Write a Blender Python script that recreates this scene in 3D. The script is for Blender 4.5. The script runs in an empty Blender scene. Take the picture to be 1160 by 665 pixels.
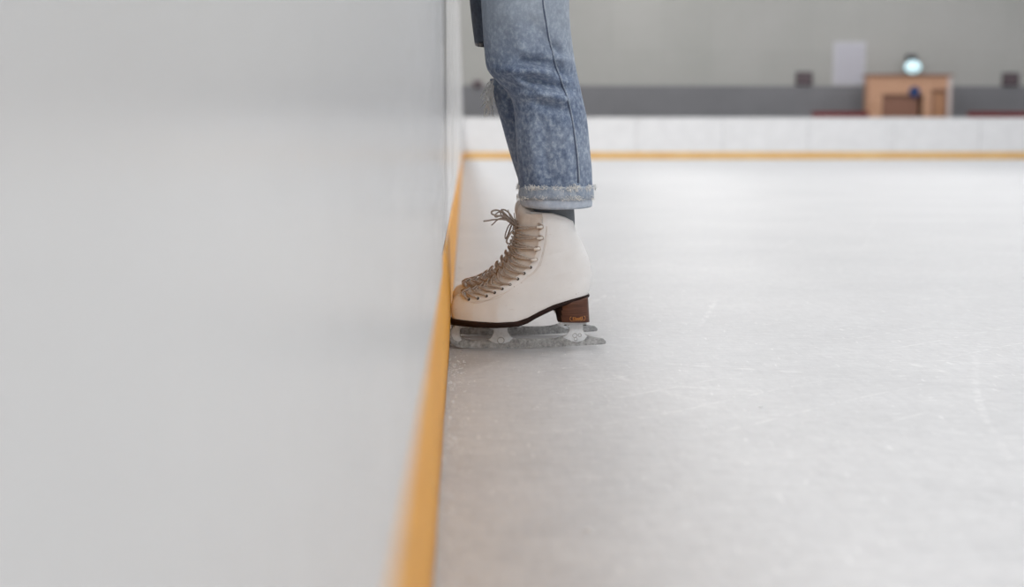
import bpy, bmesh, math, random
from mathutils import Vector, Matrix, noise
random.seed(7)
C = bpy.context.scene.collection
PI = math.pi

# ------------------------------------------------------------------ camera
F = 1611.0
H = 0.375
PITCH = math.atan(167.5 / F)
YAW = math.atan(55.0 / F * math.cos(PITCH))
FWD = Vector((math.sin(YAW) * math.cos(PITCH), math.cos(YAW) * math.cos(PITCH), -math.sin(PITCH)))
RGT = Vector((math.cos(YAW), -math.sin(YAW), 0))
UPV = RGT.cross(FWD)
def P(px, py, Y):
    """point of the plane y = Y seen at photo pixel (px, py); used to read sizes off the photograph"""
    d = FWD + RGT * ((px - 580.0) / F) - UPV * ((py - 332.5) / F)
    k = Y / d.y
    return Vector((d.x * k, Y, H + d.z * k))
# depth at which the near blade's lowest pixel touches the ice
def ground_depth(px, py):
    d = FWD + RGT * ((px - 580.0) / F) - UPV * ((py - 332.5) / F)
    return -H / d.z * d.y
YN = ground_depth(580, 394.6)
YF = YN + 0.185

cam_d = bpy.data.cameras.new('camera'); cam = bpy.data.objects.new('camera', cam_d); C.objects.link(cam)
cam.location = (0, 0, H)
cam.rotation_euler = Matrix((RGT, UPV, -FWD)).transposed().to_euler()
cam_d.sensor_width = 36; cam_d.lens = F / 1160 * 36
cam_d.clip_start = 0.005; cam_d.clip_end = 200
cam_d.dof.use_dof = True; cam_d.dof.focus_distance = YN * 1.0; cam_d.dof.aperture_fstop = 2.9
bpy.context.scene.camera = cam

# ------------------------------------------------------------------ helpers
def link(name, mesh, mat=None, parent=None, smooth=False):
    o = bpy.data.objects.new(name, mesh); C.objects.link(o)
    if mat:
        mesh.materials.append(mat)
    if parent is not None:
        o.parent = parent
    if smooth:
        for p in mesh.polygons: p.use_smooth = True
    return o
def obj(name, bm, mat=None, parent=None, smooth=False, recalc=True):
    if recalc: bmesh.ops.recalc_face_normals(bm, faces=bm.faces)
    me = bpy.data.meshes.new(name); bm.to_mesh(me); bm.free()
    return link(name, me, mat, parent, smooth)
def empty(name, loc, label=None, cat=None, group=None):
    o = bpy.data.objects.new(name, None); C.objects.link(o); o.location = loc
    o.empty_display_size = .05
    return tag(o, label, cat, group)
def tag(o, label=None, cat=None, group=None, kind=None):
    if label: o['label'] = label
    if cat: o['category'] = cat
    if group: o['group'] = group
    if kind: o['kind'] = kind
    return o
def bx(bm, a, b, bevel=0.0, mi=0):
    vs = [bm.verts.new((x, y, z)) for x in (a[0], b[0]) for y in (a[1], b[1]) for z in (a[2], b[2])]
    fs = [(0,1,3,2),(4,6,7,5),(0,4,5,1),(2,3,7,6),(0,2,6,4),(1,5,7,3)]
    faces = [bm.faces.new([vs[i] for i in f]) for f in fs]
    for f in faces: f.material_index = mi
    if bevel:
        es = set(e for f in faces for e in f.edges)
        bmesh.ops.bevel(bm, geom=list(es), offset=bevel, segments=3, affect='EDGES', profile=.6)
    return bm
def BM(): return bmesh.new()
def catmull(pts, n):
    out = []
    m = len(pts)
    for i in range(n):
        u = i / (n - 1) * (m - 1); k = min(int(u), m - 2); t = u - k
        p = [Vector(pts[max(0, min(m - 1, k + j))]) for j in (-1, 0, 1, 2)]
        out.append(0.5 * ((2 * p[1]) + (-p[0] + p[2]) * t + (2 * p[0] - 5 * p[1] + 4 * p[2] - p[3]) * t * t + (-p[0] + 3 * p[1] - 3 * p[2] + p[3]) * t ** 3))
    return out
def lerp_tab(tab, x):
    if x <= tab[0][0]: return tab[0][1]
    for (a, va), (b, vb) in zip(tab, tab[1:]):
        if x <= b:
            t = (x - a) / (b - a); t = t
            return va + (vb - va) * t
    return tab[-1][1]
def cat_tab(vals, u):
    """smooth interpolation of equally spaced vals at u in 0..1"""
    m = len(vals); w = max(0, min(1, u)) * (m - 1); k = min(int(w), m - 2); t = w - k
    p = [vals[max(0, min(m - 1, k + j))] for j in (-1, 0, 1, 2)]
    return 0.5 * ((2 * p[1]) + (-p[0] + p[2]) * t + (2 * p[0] - 5 * p[1] + 4 * p[2] - p[3]) * t * t + (-p[0] + 3 * p[1] - 3 * p[2] + p[3]) * t ** 3)
def sm(a, b, x):
    t = max(0, min(1, (x - a) / (b - a))); return t * t * (3 - 2 * t)
def tube(bm, pts, r, n=8, flat=1.0, cap=True):
    pts = [Vector(p) for p in pts]
    rad = r if isinstance(r, (list, tuple)) else [r] * len(pts)
    rings = []; nrm = None
    for i, p in enumerate(pts):
        d = (pts[min(i + 1, len(pts) - 1)] - pts[max(i - 1, 0)])
        d = d.normalized() if d.length > 1e-9 else Vector((0, 0, 1))
        if nrm is None:
            nrm = d.orthogonal().normalized()
        nrm = (nrm - d * nrm.dot(d)).normalized(); b = d.cross(nrm)
        rings.append([bm.verts.new(p + (nrm * math.cos(2 * PI * k / n) + b * math.sin(2 * PI * k / n) * flat) * rad[i]) for k in range(n)])
    for a, b2 in zip(rings, rings[1:]):
        for k in range(n): bm.faces.new((a[k], a[(k + 1) % n], b2[(k + 1) % n], b2[k]))
    if cap:
        bm.faces.new(rings[0][::-1]); bm.faces.new(rings[-1])
def loft(bm, rows, close=True):
    vr = [[bm.verts.new(p) for p in r] for r in rows]
    n = len(vr[0])
    for a, b in zip(vr, vr[1:]):
        for k in range(n if close else n - 1):
            bm.faces.new((a[k], a[(k + 1) % n], b[(k + 1) % n], b[k]))
    return vr
def prism(bm, pts, y0, y1, bevel=0):
    a = [bm.verts.new((x, y0, z)) for x, z in pts]; b = [bm.verts.new((x, y1, z)) for x, z in pts]
    f1 = bm.faces.new(a); f2 = bm.faces.new(b[::-1])
    n = len(a)
    for k in range(n): bm.faces.new((a[(k + 1) % n], a[k], b[k], b[(k + 1) % n]))
    if bevel:
        bmesh.ops.bevel(bm, geom=list(f1.edges) + list(f2.edges), offset=bevel, segments=2, affect='EDGES')

# ------------------------------------------------------------------ materials
def s2l(c): return tuple(((v / 255) / 12.92 if v / 255 <= .04045 else ((v / 255 + .055) / 1.055) ** 2.4) for v in c) + (1,)
class M:
    def __init__(s, name, rough=.5, base=None, metal=0, ior=None, spec=None):
        s.m = bpy.data.materials.new(name); s.m.use_nodes = True; s.nt = s.m.node_tree; s.N = s.nt.nodes; s.L = s.nt.links
        s.b = s.N['Principled BSDF']; s.b.inputs['Roughness'].default_value = rough; s.b.inputs['Metallic'].default_value = metal
        if base: s.b.inputs['Base Color'].default_value = base
        if ior: s.b.inputs['IOR'].default_value = ior
        if spec is not None: s.b.inputs['Specular IOR Level'].default_value = spec
        s.tc = s.N.new('ShaderNodeTexCoord')
    def map(s, scale=(1, 1, 1), rot=(0, 0, 0), loc=(0, 0, 0), src=None):
        n = s.N.new('ShaderNodeMapping'); n.inputs['Scale'].default_value = scale; n.inputs['Rotation'].default_value = rot; n.inputs['Location'].default_value = loc
        s.L.new(src or s.tc.outputs['Object'], n.inputs['Vector']); return n.outputs[0]
    def noise(s, scale, detail=4, rough=.55, vec=None, dist=0):
        n = s.N.new('ShaderNodeTexNoise'); n.inputs['Scale'].default_value = scale; n.inputs['Detail'].default_value = detail
        n.inputs['Roughness'].default_value = rough; n.inputs['Distortion'].default_value = dist
        s.L.new(vec or s.tc.outputs['Object'], n.inputs['Vector']); return n.outputs['Fac']
    def wave(s, scale, dist=0, detail=2, vec=None, dscale=1, dirn='X', prof='SIN'):
        n = s.N.new('ShaderNodeTexWave'); n.inputs['Scale'].default_value = scale; n.inputs['Distortion'].default_value = dist
        n.inputs['Detail'].default_value = detail; n.inputs['Detail Scale'].default_value = dscale; n.bands_direction = dirn; n.wave_profile = prof
        s.L.new(vec or s.tc.outputs['Object'], n.inputs['Vector']); return n.outputs['Fac']
    def ramp(s, fac, stops):
        n = s.N.new('ShaderNodeValToRGB'); e = n.color_ramp.elements
        while len(e) < len(stops): e.new(.5)
        for el, (p, c) in zip(e, stops):
            el.position = p; el.color = c if isinstance(c, tuple) else (c, c, c, 1)
        s.L.new(fac, n.inputs['Fac']); return n.outputs['Color']
    def mix(s, fac, a, b, mode='MIX'):
        n = s.N.new('ShaderNodeMix'); n.data_type = 'RGBA'; n.blend_type = mode
        for sock, v in ((n.inputs[0], fac), (n.inputs[6], a), (n.inputs[7], b)):
            if isinstance(v, (int, float)): sock.default_value = v
            elif isinstance(v, tuple): sock.default_value = v
            else: s.L.new(v, sock)
        return n.outputs[2]
    def math(s, op, a, b=None):
        n = s.N.new('ShaderNodeMath'); n.operation = op
        for sock, v in ((n.inputs[0], a), (n.inputs[1], b)):
            if v is None: continue
            if isinstance(v, (int, float)): sock.default_value = v
            else: s.L.new(v, sock)
        return n.outputs[0]
    def sep(s, src=None):
        n = s.N.new('ShaderNodeSeparateXYZ'); s.L.new(src or s.tc.outputs['Object'], n.inputs[0]); return n.outputs
    def color(s, c): s.L.new(c, s.b.inputs['Base Color'])
    def rough(s, c): s.L.new(c, s.b.inputs['Roughness'])
    def bump(s, h, strength=.3, dist=.001):
        n = s.N.new('ShaderNodeBump'); n.inputs['Strength'].default_value = strength; n.inputs['Distance'].default_value = dist
        s.L.new(h, n.inputs['Height'])
        if s.b.inputs['Normal'].is_linked:
            s.L.new(s.b.inputs['Normal'].links[0].from_socket, n.inputs['Normal'])
        s.L.new(n.outputs[0], s.b.inputs['Normal'])

# ice: matte frosted white with fine skate cuts
m = M('ice', .38, ior=1.31)
n1 = m.noise(1.3, 6, .6); n2 = m.noise(9, 8, .65)
base = m.mix(.5, m.ramp(n1, [(.3, s2l((178, 179, 182))), (.7, s2l((208, 208, 210)))]), m.ramp(n2, [(.3, s2l((184, 185, 188))), (.7, s2l((212, 213, 215)))]))
acc = None
for k, (rz, sc_, th) in enumerate([(.3, 1.1, .9985), (1.25, .8, .999), (2.1, 1.4, .9985), (2.75, .6, .9993), (.9, 2.3, .997), (1.8, 2.9, .996)]):
    v = m.map((1, 1, 1), (0, 0, rz), (k * 3.1, k * 1.7, 0))
    w = m.wave(sc_, 5, 1, v, .35)
    l = m.ramp(w, [(th - .004, 0.0), (th, 1.0)])
    msk = m.ramp(m.noise(1.7, 2, .5, m.map((1, 1, 1), (0, 0, 0), (k * 5, 2, 1))), [(.52, 0.0), (.66, 1.0)])
    l = m.mix(1.0, l, msk, 'MULTIPLY')
    l = m.mix(1.0, l, m.ramp(m.noise(26, 3, .7, m.map((1, 1, 1), (0, 0, 0), (k, 3, k))), [(.46, 0.0), (.56, 1.0)]), 'MULTIPLY')
    acc = l if acc is None else m.mix(1.0, acc, l, 'ADD')
brush = m.ramp(m.noise(60, 5, .7, m.map((.25, 1.6, 1), (0, 0, .25))), [(.35, 0.0), (.75, 1.0)])
brush2 = m.ramp(m.noise(45, 5, .7, m.map((2.2, .3, 1), (0, 0, .5))), [(.45, 0.0), (.75, 1.0)])
base = m.mix(m.math('MULTIPLY', acc, .34), base, s2l((250, 250, 250)))
base = m.mix(m.math('MULTIPLY', brush, .3), base, s2l((236, 236, 238)))
base = m.mix(m.math('MULTIPLY', brush2, .25), base, s2l((166, 166, 170)))
dark = m.ramp(m.wave(.45, 6, 1, m.map((1, 1, 1), (0, 0, 1.95), (1.3, .4, 0)), .3), [(.9975, 0.0), (.9995, 1.0)])
base = m.mix(m.math('MULTIPLY', dark, .06), base, s2l((140, 140, 146)))
grit = m.noise(42, 7, .78, m.map((1, .7, 1), (0, 0, .5)))
base = m.mix(m.math('MULTIPLY', m.ramp(grit, [(.3, 1.0), (.55, 0.0)]), .26), base, s2l((160, 160, 164)))
dash = m.ramp(m.noise(70, 4, .6, m.map((.35, 1.5, 1), (0, 0, .8), (7, 3, 0))), [(.64, 0.0), (.72, 1.0)])
dash2 = m.ramp(m.noise(60, 4, .6, m.map((1.6, .3, 1), (0, 0, .2), (1, 5, 0))), [(.64, 0.0), (.72, 1.0)])
base = m.mix(m.math('MULTIPLY', m.math('MAXIMUM', dash, dash2), .6), base, s2l((246, 246, 247)))
spk = m.ramp(m.noise(160, 3, .6), [(.68, 0.0), (.74, 1.0)])
base = m.mix(m.math('MULTIPLY', spk, .5), base, s2l((250, 250, 250)))
m.color(base)
m.rough(m.ramp(n2, [(.2, .3), (.8, .5)]))
m.bump(m.mix(.3, brush, acc), .2, .0008)
m.bump(n2, .12, .002)
ICE = m.m

# plastic dasher board
def board_mat(name, scuff):
    m = M(name, .22, ior=1.45)
    n1 = m.noise(3, 6, .6); st = m.noise(30, 6, .7, m.map((1, 4, .35))); fine = m.noise(180, 4, .7)
    if scuff > .3: c = m.ramp(n1, [(.3, s2l((222, 222, 222))), (.7, s2l((234, 234, 234)))])
    else: c = m.ramp(n1, [(.3, s2l((232, 232, 233))), (.7, s2l((241, 241, 242)))])
    c = m.mix(m.math('MULTIPLY', m.ramp(st, [(.5, 0.0), (.75, 1.0)]), scuff), c, s2l((150, 150, 150)))
    c = m.mix(m.math('MULTIPLY', m.ramp(fine, [(.45, 0.0), (.7, 1.0)]), scuff * .7), c, s2l((172, 172, 172)))
    m.color(c)
    m.rough(m.ramp(st, [(.3, .19), (.8, .36)]))
    m.bump(m.mix(.5, st, fine), .12, .0008)
    return m.m
BOARD = board_mat('white_board_plastic', .62)
FARBOARD = board_mat('far_board_plastic', .15)
m = M('yellow_kick_plastic', .5, spec=.3)
n1 = m.noise(5, 6, .65, m.map((1, .6, 1))); n2 = m.noise(60, 5, .7, m.map((1, .25, 1)))
c = m.ramp(n1, [(.3, s2l((224, 150, 38))), (.65, s2l((240, 172, 50)))])
c = m.mix(m.math('MULTIPLY', m.ramp(n2, [(.55, 0.0), (.75, 1.0)]), .6), c, s2l((120, 84, 40)))
n3 = m.noise(22, 5, .7, m.map((1, .5, 2), (0, 0, 0), (3, 1, 0)))
c = m.mix(m.math('MULTIPLY', m.ramp(n3, [(.62, 0.0), (.72, 1.0)]), .5), c, s2l((236, 210, 160)))
m.color(c); m.bump(n2, .4, .0015)
KICK = m.m
m = M('pale_yellow_plastic', .5); m.color(m.ramp(m.noise(1.2), [(.3, s2l((226, 178, 104))), (.7, s2l((236, 196, 128)))])); FARKICK = m.m  # far kick strip in a paler yellow
GROOVE = M('dark_joint', .8, s2l((70, 58, 48))).m

# leather
m = M('white_leather', .42)
n1 = m.noise(14, 5, .6); n2 = m.noise(320, 3, .6)
c = m.ramp(n1, [(.3, s2l((230, 228, 227))), (.7, s2l((241, 240, 240)))])
sc = m.ramp(m.noise(38, 6, .75, m.map((.45, 1, 1.6), (0, .35, 0))), [(.62, 0.0), (.74, 1.0)])
c = m.mix(m.math('MULTIPLY', sc, .35), c, s2l((170, 150, 138)))
sp = m.ramp(m.noise(150, 2, .5, m.map((1, 1, 1), (0, 0, 0), (4, 4, 4))), [(.73, 0.0), (.77, 1.0)])
c = m.mix(m.math('MULTIPLY', sp, .5), c, s2l((140, 115, 98)))
m.color(c); m.bump(n2, .12, .0004); m.bump(n1, .15, .002)
LEATHER = m.m
m = M('tongue_leather', .6); n1 = m.noise(60, 4, .6)
m.color(m.ramp(n1, [(.3, s2l((206, 195, 186))), (.7, s2l((224, 215, 207)))])); m.bump(n1, .3, .001)
TONGUE = m.m
LINING = M('boot_lining', .9, s2l((205, 196, 186))).m
m = M('brown_sole', .55, spec=.2); n1 = m.noise(40, 4, .6, m.map((.3, 1, 3)))
m.color(m.ramp(n1, [(.3, s2l((30, 17, 14))), (.7, s2l((48, 28, 22)))])); SOLE = m.m
m = M('stacked_heel', .38); z = m.noise(30, 4, .6, m.map((.6, .6, 7)))
m.color(m.ramp(z, [(.3, s2l((68, 38, 25))), (.55, s2l((88, 52, 36))), (.75, s2l((112, 72, 52)))])); m.bump(z, .2, .0006); HEEL = m.m
GOLD = M('gold_badge', .3, s2l((226, 160, 96)), 1.0).m
m = M('blade_steel', .4); n1 = m.noise(45, 6, .7); n2 = m.noise(220, 4, .7)
m.color(m.mix(.4, m.ramp(n1, [(.35, s2l((205, 211, 217))), (.62, s2l((238, 242, 246)))]), m.ramp(n2, [(.3, s2l((206, 211, 216))), (.7, s2l((240, 244, 248)))])))
m.rough(m.ramp(n1, [(.3, .34), (.7, .6)])); m.bump(n2, .35, .0008); STEEL = m.m
m = M('runner_frosted_steel', .5, metal=.1); n1 = m.noise(38, 6, .75); n2 = m.noise(160, 4, .7)
m.color(m.mix(.5, m.ramp(n1, [(.35, s2l((112, 114, 115))), (.65, s2l((208, 210, 212)))]), m.ramp(n2, [(.35, s2l((112, 114, 115))), (.65, s2l((208, 210, 212)))])))
m.bump(n2, .5, .001); RUNNER = m.m
m = M('lace_cord', .85); n1 = m.noise(400, 3, .6)
m.color(m.ramp(n1, [(.3, s2l((158, 142, 130))), (.7, s2l((194, 179, 167)))])); m.bump(n1, .5, .0006); LACE = m.m
m = M('lace_cord_grey', .85); n1 = m.noise(400, 3, .6)
m.color(m.ramp(n1, [(.3, s2l((130, 118, 110))), (.7, s2l((168, 154, 144)))])); BOWLACE = m.m
HOLE = M('eyelet_metal', .4, s2l((70, 62, 58)), .5).m
HOOK = M('hook_enamel', .35, s2l((232, 225, 218))).m

# denim
def denim(name, light, mid, dark, seedv=0):
    m = M(name, .88, spec=.2)
    v = m.map((1, 1, 1), (0, 0, 0), (seedv, seedv * .7, 0))
    big = m.noise(9, 5, .6, v); med = m.noise(105, 6, .75, m.map((1.1, 1.1, .85), (0, 0, 0), (seedv, 0, 0))); fine = m.noise(520, 2, .6)
    c1 = m.ramp(big, [(.32, dark), (.5, mid), (.68, light)])
    c2 = m.ramp(med, [(.36, dark), (.5, mid), (.62, light)])
    c = m.mix(.6, c1, c2)
    tw = m.wave(420, .5, 1, m.map((1, 1, 1), (0, .75, 0)))
    c = m.mix(m.math('MULTIPLY', fine, .3), c, dark)
    if seedv == 0:   # thighs washed paler than the shins
        c = m.mix(m.ramp(m.math('ADD', m.sep()[2], m.math('MULTIPLY', big, .12)), [(.56, 0.0), (.66, .5)]), c, s2l((176, 184, 192)))
    c = m.mix(m.math('MULTIPLY', m.ramp(med, [(.66, 0.0), (.8, 1.0)]), .5), c, s2l((214, 221, 230)))
    m.color(c); m.bump(tw, .25, .0004); m.bump(med, .25, .002)
    m.b.inputs['Sheen Weight'].default_value = .15
    return m.m
DENIM = denim('washed_denim', s2l((186, 198, 213)), s2l((124, 139, 163)), s2l((68, 82, 110)))
DENIM2 = denim('denim_inside', s2l((206, 213, 222)), s2l((188, 197, 210)), s2l((165, 176, 193)), 3)
WORN = denim('worn_cuff_denim', s2l((206, 212, 218)), s2l((164, 175, 190)), s2l((118, 131, 152)), 5)
DENIM_DARKER = denim('denim_darker_tone', s2l((118, 126, 138)), s2l((94, 102, 116)), s2l((72, 80, 95)), 8)  # same jeans, darker tone for the far leg above the rip
SEAM = M('dark_seam_thread', .9, s2l((84, 94, 118))).m  # outseam thread in a darker blue
FRAY = M('frayed_cotton', .95, s2l((238, 237, 234))).m
m = M('sock_knit', .95); w = m.wave(260, 0, 0, m.map((1, 1, 0)), 1)
m.color(m.ramp(w, [(.2, s2l((105, 110, 115))), (.8, s2l((135, 140, 146)))])); SOCK = m.m
m = M('skin', .5); m.color(m.ramp(m.noise(20), [(.3, s2l((214, 172, 150))), (.7, s2l((226, 186, 164)))])); m.b.inputs['Subsurface Weight'].default_value = .1; SKIN = m.m
m = M('sweater_knit', .95); m.color(m.ramp(m.noise(60), [(.3, s2l((150, 148, 146))), (.7, s2l((176, 174, 170)))])); SWEATER = m.m
HAIR = M('brown_hair', .6, s2l((72, 50, 38))).m

# hall
m = M('hall_wall_paint', .8); n1 = m.noise(.35, 4, .6)
br = m.N.new('ShaderNodeTexBrick'); br.inputs['Scale'].default_value = 1; br.inputs['Mortar Size'].default_value = .012
br.inputs['Brick Width'].default_value = 1.5; br.inputs['Row Height'].default_value = 3.2; br.offset = 0
br.inputs['Color1'].default_value = (1, 1, 1, 1); br.inputs['Color2'].default_value = (.96, .96, .96, 1); br.inputs['Mortar'].default_value = (.92, .92, .92, 1)
m.L.new(m.map((1, 1, 1), (PI / 2, 0, 0)), br.inputs['Vector'])
m.color(m.mix(1.0, m.ramp(n1, [(.3, s2l((178, 178, 174))), (.7, s2l((186, 185, 182)))]), br.outputs['Color'], 'MULTIPLY'))
WALL = m.m
m = M('grey_dado_paint', .75); m.color(m.ramp(m.noise(.8), [(.3, s2l((126, 126, 130))), (.7, s2l((135, 135, 139)))])); DADO = m.m
CEIL = M('ceiling_paint', .9, s2l((205, 205, 205))).m
CONC = M('concrete', .8, s2l((130, 130, 130))).m
m = M('booth_plywood', .55); w = m.noise(6, 4, .6, m.map((6, 1, .5)))
m.color(m.ramp(w, [(.3, s2l((196, 148, 116))), (.7, s2l((222, 176, 146)))])); PLY = m.m
PLYD = M('booth_brown_panel', .6, s2l((150, 108, 90))).m
PLYW = M('pale_post_paint', .6, s2l((212, 196, 190))).m
m = M('red_vinyl', .5, s2l((122, 40, 42))); RED = m.m
BLUE = M('blue_sign_paint', .4, s2l((44, 66, 116))).m
DARK = M('dark_housing', .5, s2l((74, 68, 72))).m
CELL = M('housing_cells', .5, s2l((122, 104, 110))).m
m = M('white_notice', .5); m.color(m.ramp(m.noise(6, 3, .5, m.map((1, 1, 3))), [(.4, s2l((196, 196, 201))), (.6, s2l((210, 210, 214)))])); PAPER = m.m
m = M('lamp_glow', .4, s2l((230, 250, 255))); m.b.inputs['Emission Color'].default_value = s2l((196, 240, 250)); m.b.inputs['Emission Strength'].default_value = 1.5; GLOW = m.m
METAL = M('painted_steel', .4, s2l((90, 92, 95)), .6).m

# ------------------------------------------------------------------ hall and rink
XW = -0.028           # ice-side face of the boards beside the camera
YB = 39.4             # face of the far boards
YH = 43.2             # hall wall behind them
def slab(name, a, b, mat):
    return tag(obj(name, bx(BM(), a, b), mat), kind='structure')
slab('floor', (XW - .004, -12, -.12), (26, YB, 0), ICE)
slab('floor_walkway', (-6, -12.4, -.14), (30, YH + .3, -.121), CONC)
slab('floor_rear', (-6, YB + .12, -.12), (30, YH, 0.0), CONC)
slab('floor_left', (-6, -12, -.12), (XW - .125, YB + .12, 0.0), CONC)
slab('wall_rear', (-6, YH, -.12), (30, YH + .3, 8.4), WALL)
slab('wall_left', (-6.3, -12.4, -.12), (-6, YH + .3, 8.4), WALL)
slab('wall_right', (26.2, -12.4, -.12), (26.5, YH + .3, 8.4), WALL)
slab('wall_front', (-6, -12.4, -.12), (26.2, -12, 8.4), WALL)
slab('ceiling', (-6.3, -12.4, 8.4), (26.5, YH + .3, 8.6), CEIL)
zb = P(700, 97, YH).z
slab('trim_1', (-6, YH - .03, 0.0), (26.2, YH, zb), DADO)

# left boards
lb = empty('rink_board', (XW - .06, 1.5, 0), 'long white rink board with a scuffed yellow kick plate, skate toes touching it', 'rink board')
def local(bm, o):
    bmesh.ops.translate(bm, verts=bm.verts, vec=-Vector(o.location)); return bm
JY = 1.86
for y0, y1, xo in [(-2.94, -.543, 0), (-.54, JY, 0)] + [(JY + .002 + 2.4 * k, JY + 2.4 * (k + 1), -.0055 if k < 1 else -.004) for k in range(15)] + [(JY + 36.004, YB - .01, -.004)]:
    bm = BM(); bx(bm, (XW - .055 + xo, y0, .2065), (XW + xo, y1, 1.12), .0025)
    obj('panel', local(bm, lb), BOARD, lb)
bm = BM()
# kick plate: rounded top edge, slightly wavy along the wall, its top pulled back a little past the panel joint
rows = []
for i in range(400):
    y = -2.9 + (YB + 2.89) * (i / 399) ** 1.6
    wv = .0012 * noise.noise(Vector((0, y * 1.1, 3))) + .0008 * noise.noise(Vector((0, y * 5, 1)))
    x = XW + wv
    bul = .0015 * sm(JY, JY + .3, y)
    rows.append([(XW - .05, y, 0), (x + .0005, y, 0), (x + .001 + bul, y, .06), (x + .0005 + bul, y, .13), (x, y, .18), (x - .001, y, .197), (x - .0035, y, .2015), (XW - .05, y, .203)])
loft(bm, rows)
bm.faces.ensure_lookup_table()
obj('kick_plate', local(bm, lb), KICK, lb, True)
bm = BM(); bx(bm, (XW - .05, -2.9, .2035), (XW - .006, YB - .01, .206)); obj('joint_strip', local(bm, lb), GROOVE, lb)
bm = BM(); bx(bm, (XW - .075, -2.94, 1.12), (XW + .008, YB, 1.15), .008); obj('cap_rail', local(bm, lb), FARBOARD, lb)
bm = BM(); bx(bm, (XW - .12, -2.94, 0), (XW - .065, YB, 1.119)); obj('support_frame', local(bm, lb), METAL, lb)

# far boards
fb = empty('rink_board', (10, YB + .05, 0), 'white rink board across the far end with a thin yellow kick strip', 'rink board')
ztop = P(800, 133, YB).z
x = -.02; k = 0
while x < 26:
    w = 2.4
    bm = BM(); bx(bm, (x + .006, YB, .201), (min(x + w - .006, 26), YB + .05, ztop - .03), .004); obj('panel', local(bm, fb), FARBOARD, fb)
    x += w
bm = BM(); bx(bm, (-.02, YB - .006, 0), (26, YB + .05, .2), .004); obj('kick_plate', local(bm, fb), FARKICK, fb)
bm = BM(); bx(bm, (-.02, YB - .01, ztop - .029), (26, YB + .08, ztop), .006); obj('cap_rail', local(bm, fb), FARBOARD, fb)
bm = BM(); bx(bm, (-.02, YB + .051, 0), (26, YB + .11, ztop - .03)); obj('support_frame', local(bm, fb), METAL, fb)

# red benches behind the far boards
def bench(x0, x1, label):
    yb = YB + 1.3
    zt = P(950, 126.5, yb).z
    b = empty('bench', ((x0 + x1) / 2, yb, 0), label, 'bench', 'red benches behind the far boards')
    w = (x1 - x0) / 2
    obj('backrest', bx(BM(), (-w, -.03, zt - .5), (w, .03, zt), .012), RED, b)
    obj('seat', bx(BM(), (-w, .03, .52), (w, .45, .58), .012), RED, b)
    for sx in (-w + .15, 0, w - .15):
        bm = BM(); bx(bm, (sx - .02, -.02, 0), (sx + .02, .02, zt - .1)); bx(bm, (sx - .02, .38, 0), (sx + .02, .42, .52)); bx(bm, (sx - .02, .0, .48), (sx + .02, .42, .52))
        obj('leg', bm, METAL, b)
bench(P(920, 130, YB + 1.3).x, P(984, 130, YB + 1.3).x, 'dark red bench showing above the far board beside the wooden booth')
bench(P(1096, 130, YB + 1.3).x, P(1170, 130, YB + 1.3).x + .5, 'dark red bench showing above the far board under the second dark wall box')

# booth
yb = YH - 1.5
bo = empty('wooden_booth', ((P(985, 100, yb).x + P(1078, 100, yb).x) / 2, yb, 0), 'pale wooden booth with a brown doorway against the far wall', 'booth')
def bX(px): return P(px, 100, yb).x - bo.location.x
def bZ(py): return P(1030, py, yb).z
zt = bZ(86)
bm = BM()
bx(bm, (bX(985), 0, 0), (bX(1000), .06, zt)); bx(bm, (bX(1000), 0, bZ(107)), (bX(1046), .06, zt))
bx(bm, (bX(1046), 0, 0), (bX(1056), .06, zt)); bx(bm, (bX(1056), 0, bZ(101)), (bX(1073), .06, zt)); bx(bm, (bX(1056), 0, 0), (bX(1073), .06, .9))
bx(bm, (bX(985), .06, 0), (bX(985) + .05, 0.6, zt)); bx(bm, (bX(1078) - .05, .06, 0), (bX(1078), 0.6, zt)); bx(bm, (bX(985), .55, 0), (bX(1078), .6, zt))
obj('wall_panel', bm, PLY, bo)
obj('roof', bx(BM(), (bX(983), -.08, zt), (bX(1079), .65, zt + .05), .01), PLYD, bo)
obj('corner_post', bx(BM(), (bX(1073), -.03, 0), (bX(1078), .06, zt)), PLYW, bo)
obj('corner_post', bx(BM(), (bX(983.5), -.03, 0), (bX(987), .06, zt)), PLY, bo)
dr = obj('door', bx(BM(), (bX(1001), .07, 0), (bX(1041), .11, bZ(108)), .01), PLYD, bo)
bm = BM(); bmesh.ops.create_uvsphere(bm, u_segments=12, v_segments=8, radius=.04); bmesh.ops.translate(bm, verts=bm.verts, vec=(bX(1038), .04, 1.05)); obj('handle', bm, METAL, dr, True)
fr = BM()
for a, b in (((bX(1056.5), -.02, bZ(102)), (bX(1072), .05, bZ(103.6))), ((bX(1056.5), -.02, .9), (bX(1057.6), .05, bZ(102))), ((bX(1071), -.02, .9), (bX(1072), .05, bZ(102))), ((bX(1056.5), -.02, .9), (bX(1072), .05, .95))): bx(fr, a, b)
obj('window_frame', fr, PLYD, bo)
obj('window_panel', bx(BM(), (bX(1057), .02, .9), (bX(1071.5), .04, bZ(102))), M('tan_panel', .6, s2l((186, 138, 104))).m, bo)
bm = BM(); bmesh.ops.create_cone(bm, cap_ends=True, segments=32, radius1=.16, radius2=.16, depth=.04)
bmesh.ops.rotate(bm, verts=bm.verts, matrix=Matrix.Rotation(PI / 2, 3, 'X')); 
bmesh.ops.bevel(bm, geom=list(bm.edges), offset=.004, segments=1, affect='EDGES')
bmesh.ops.translate(bm, verts=bm.verts, vec=(P(1036, 104, yb - .03).x, yb - .022, P(1036, 104, yb).z))
tag(obj('round_sign', bm, BLUE), 'round blue sign on the front of the wooden booth', 'sign')

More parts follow.
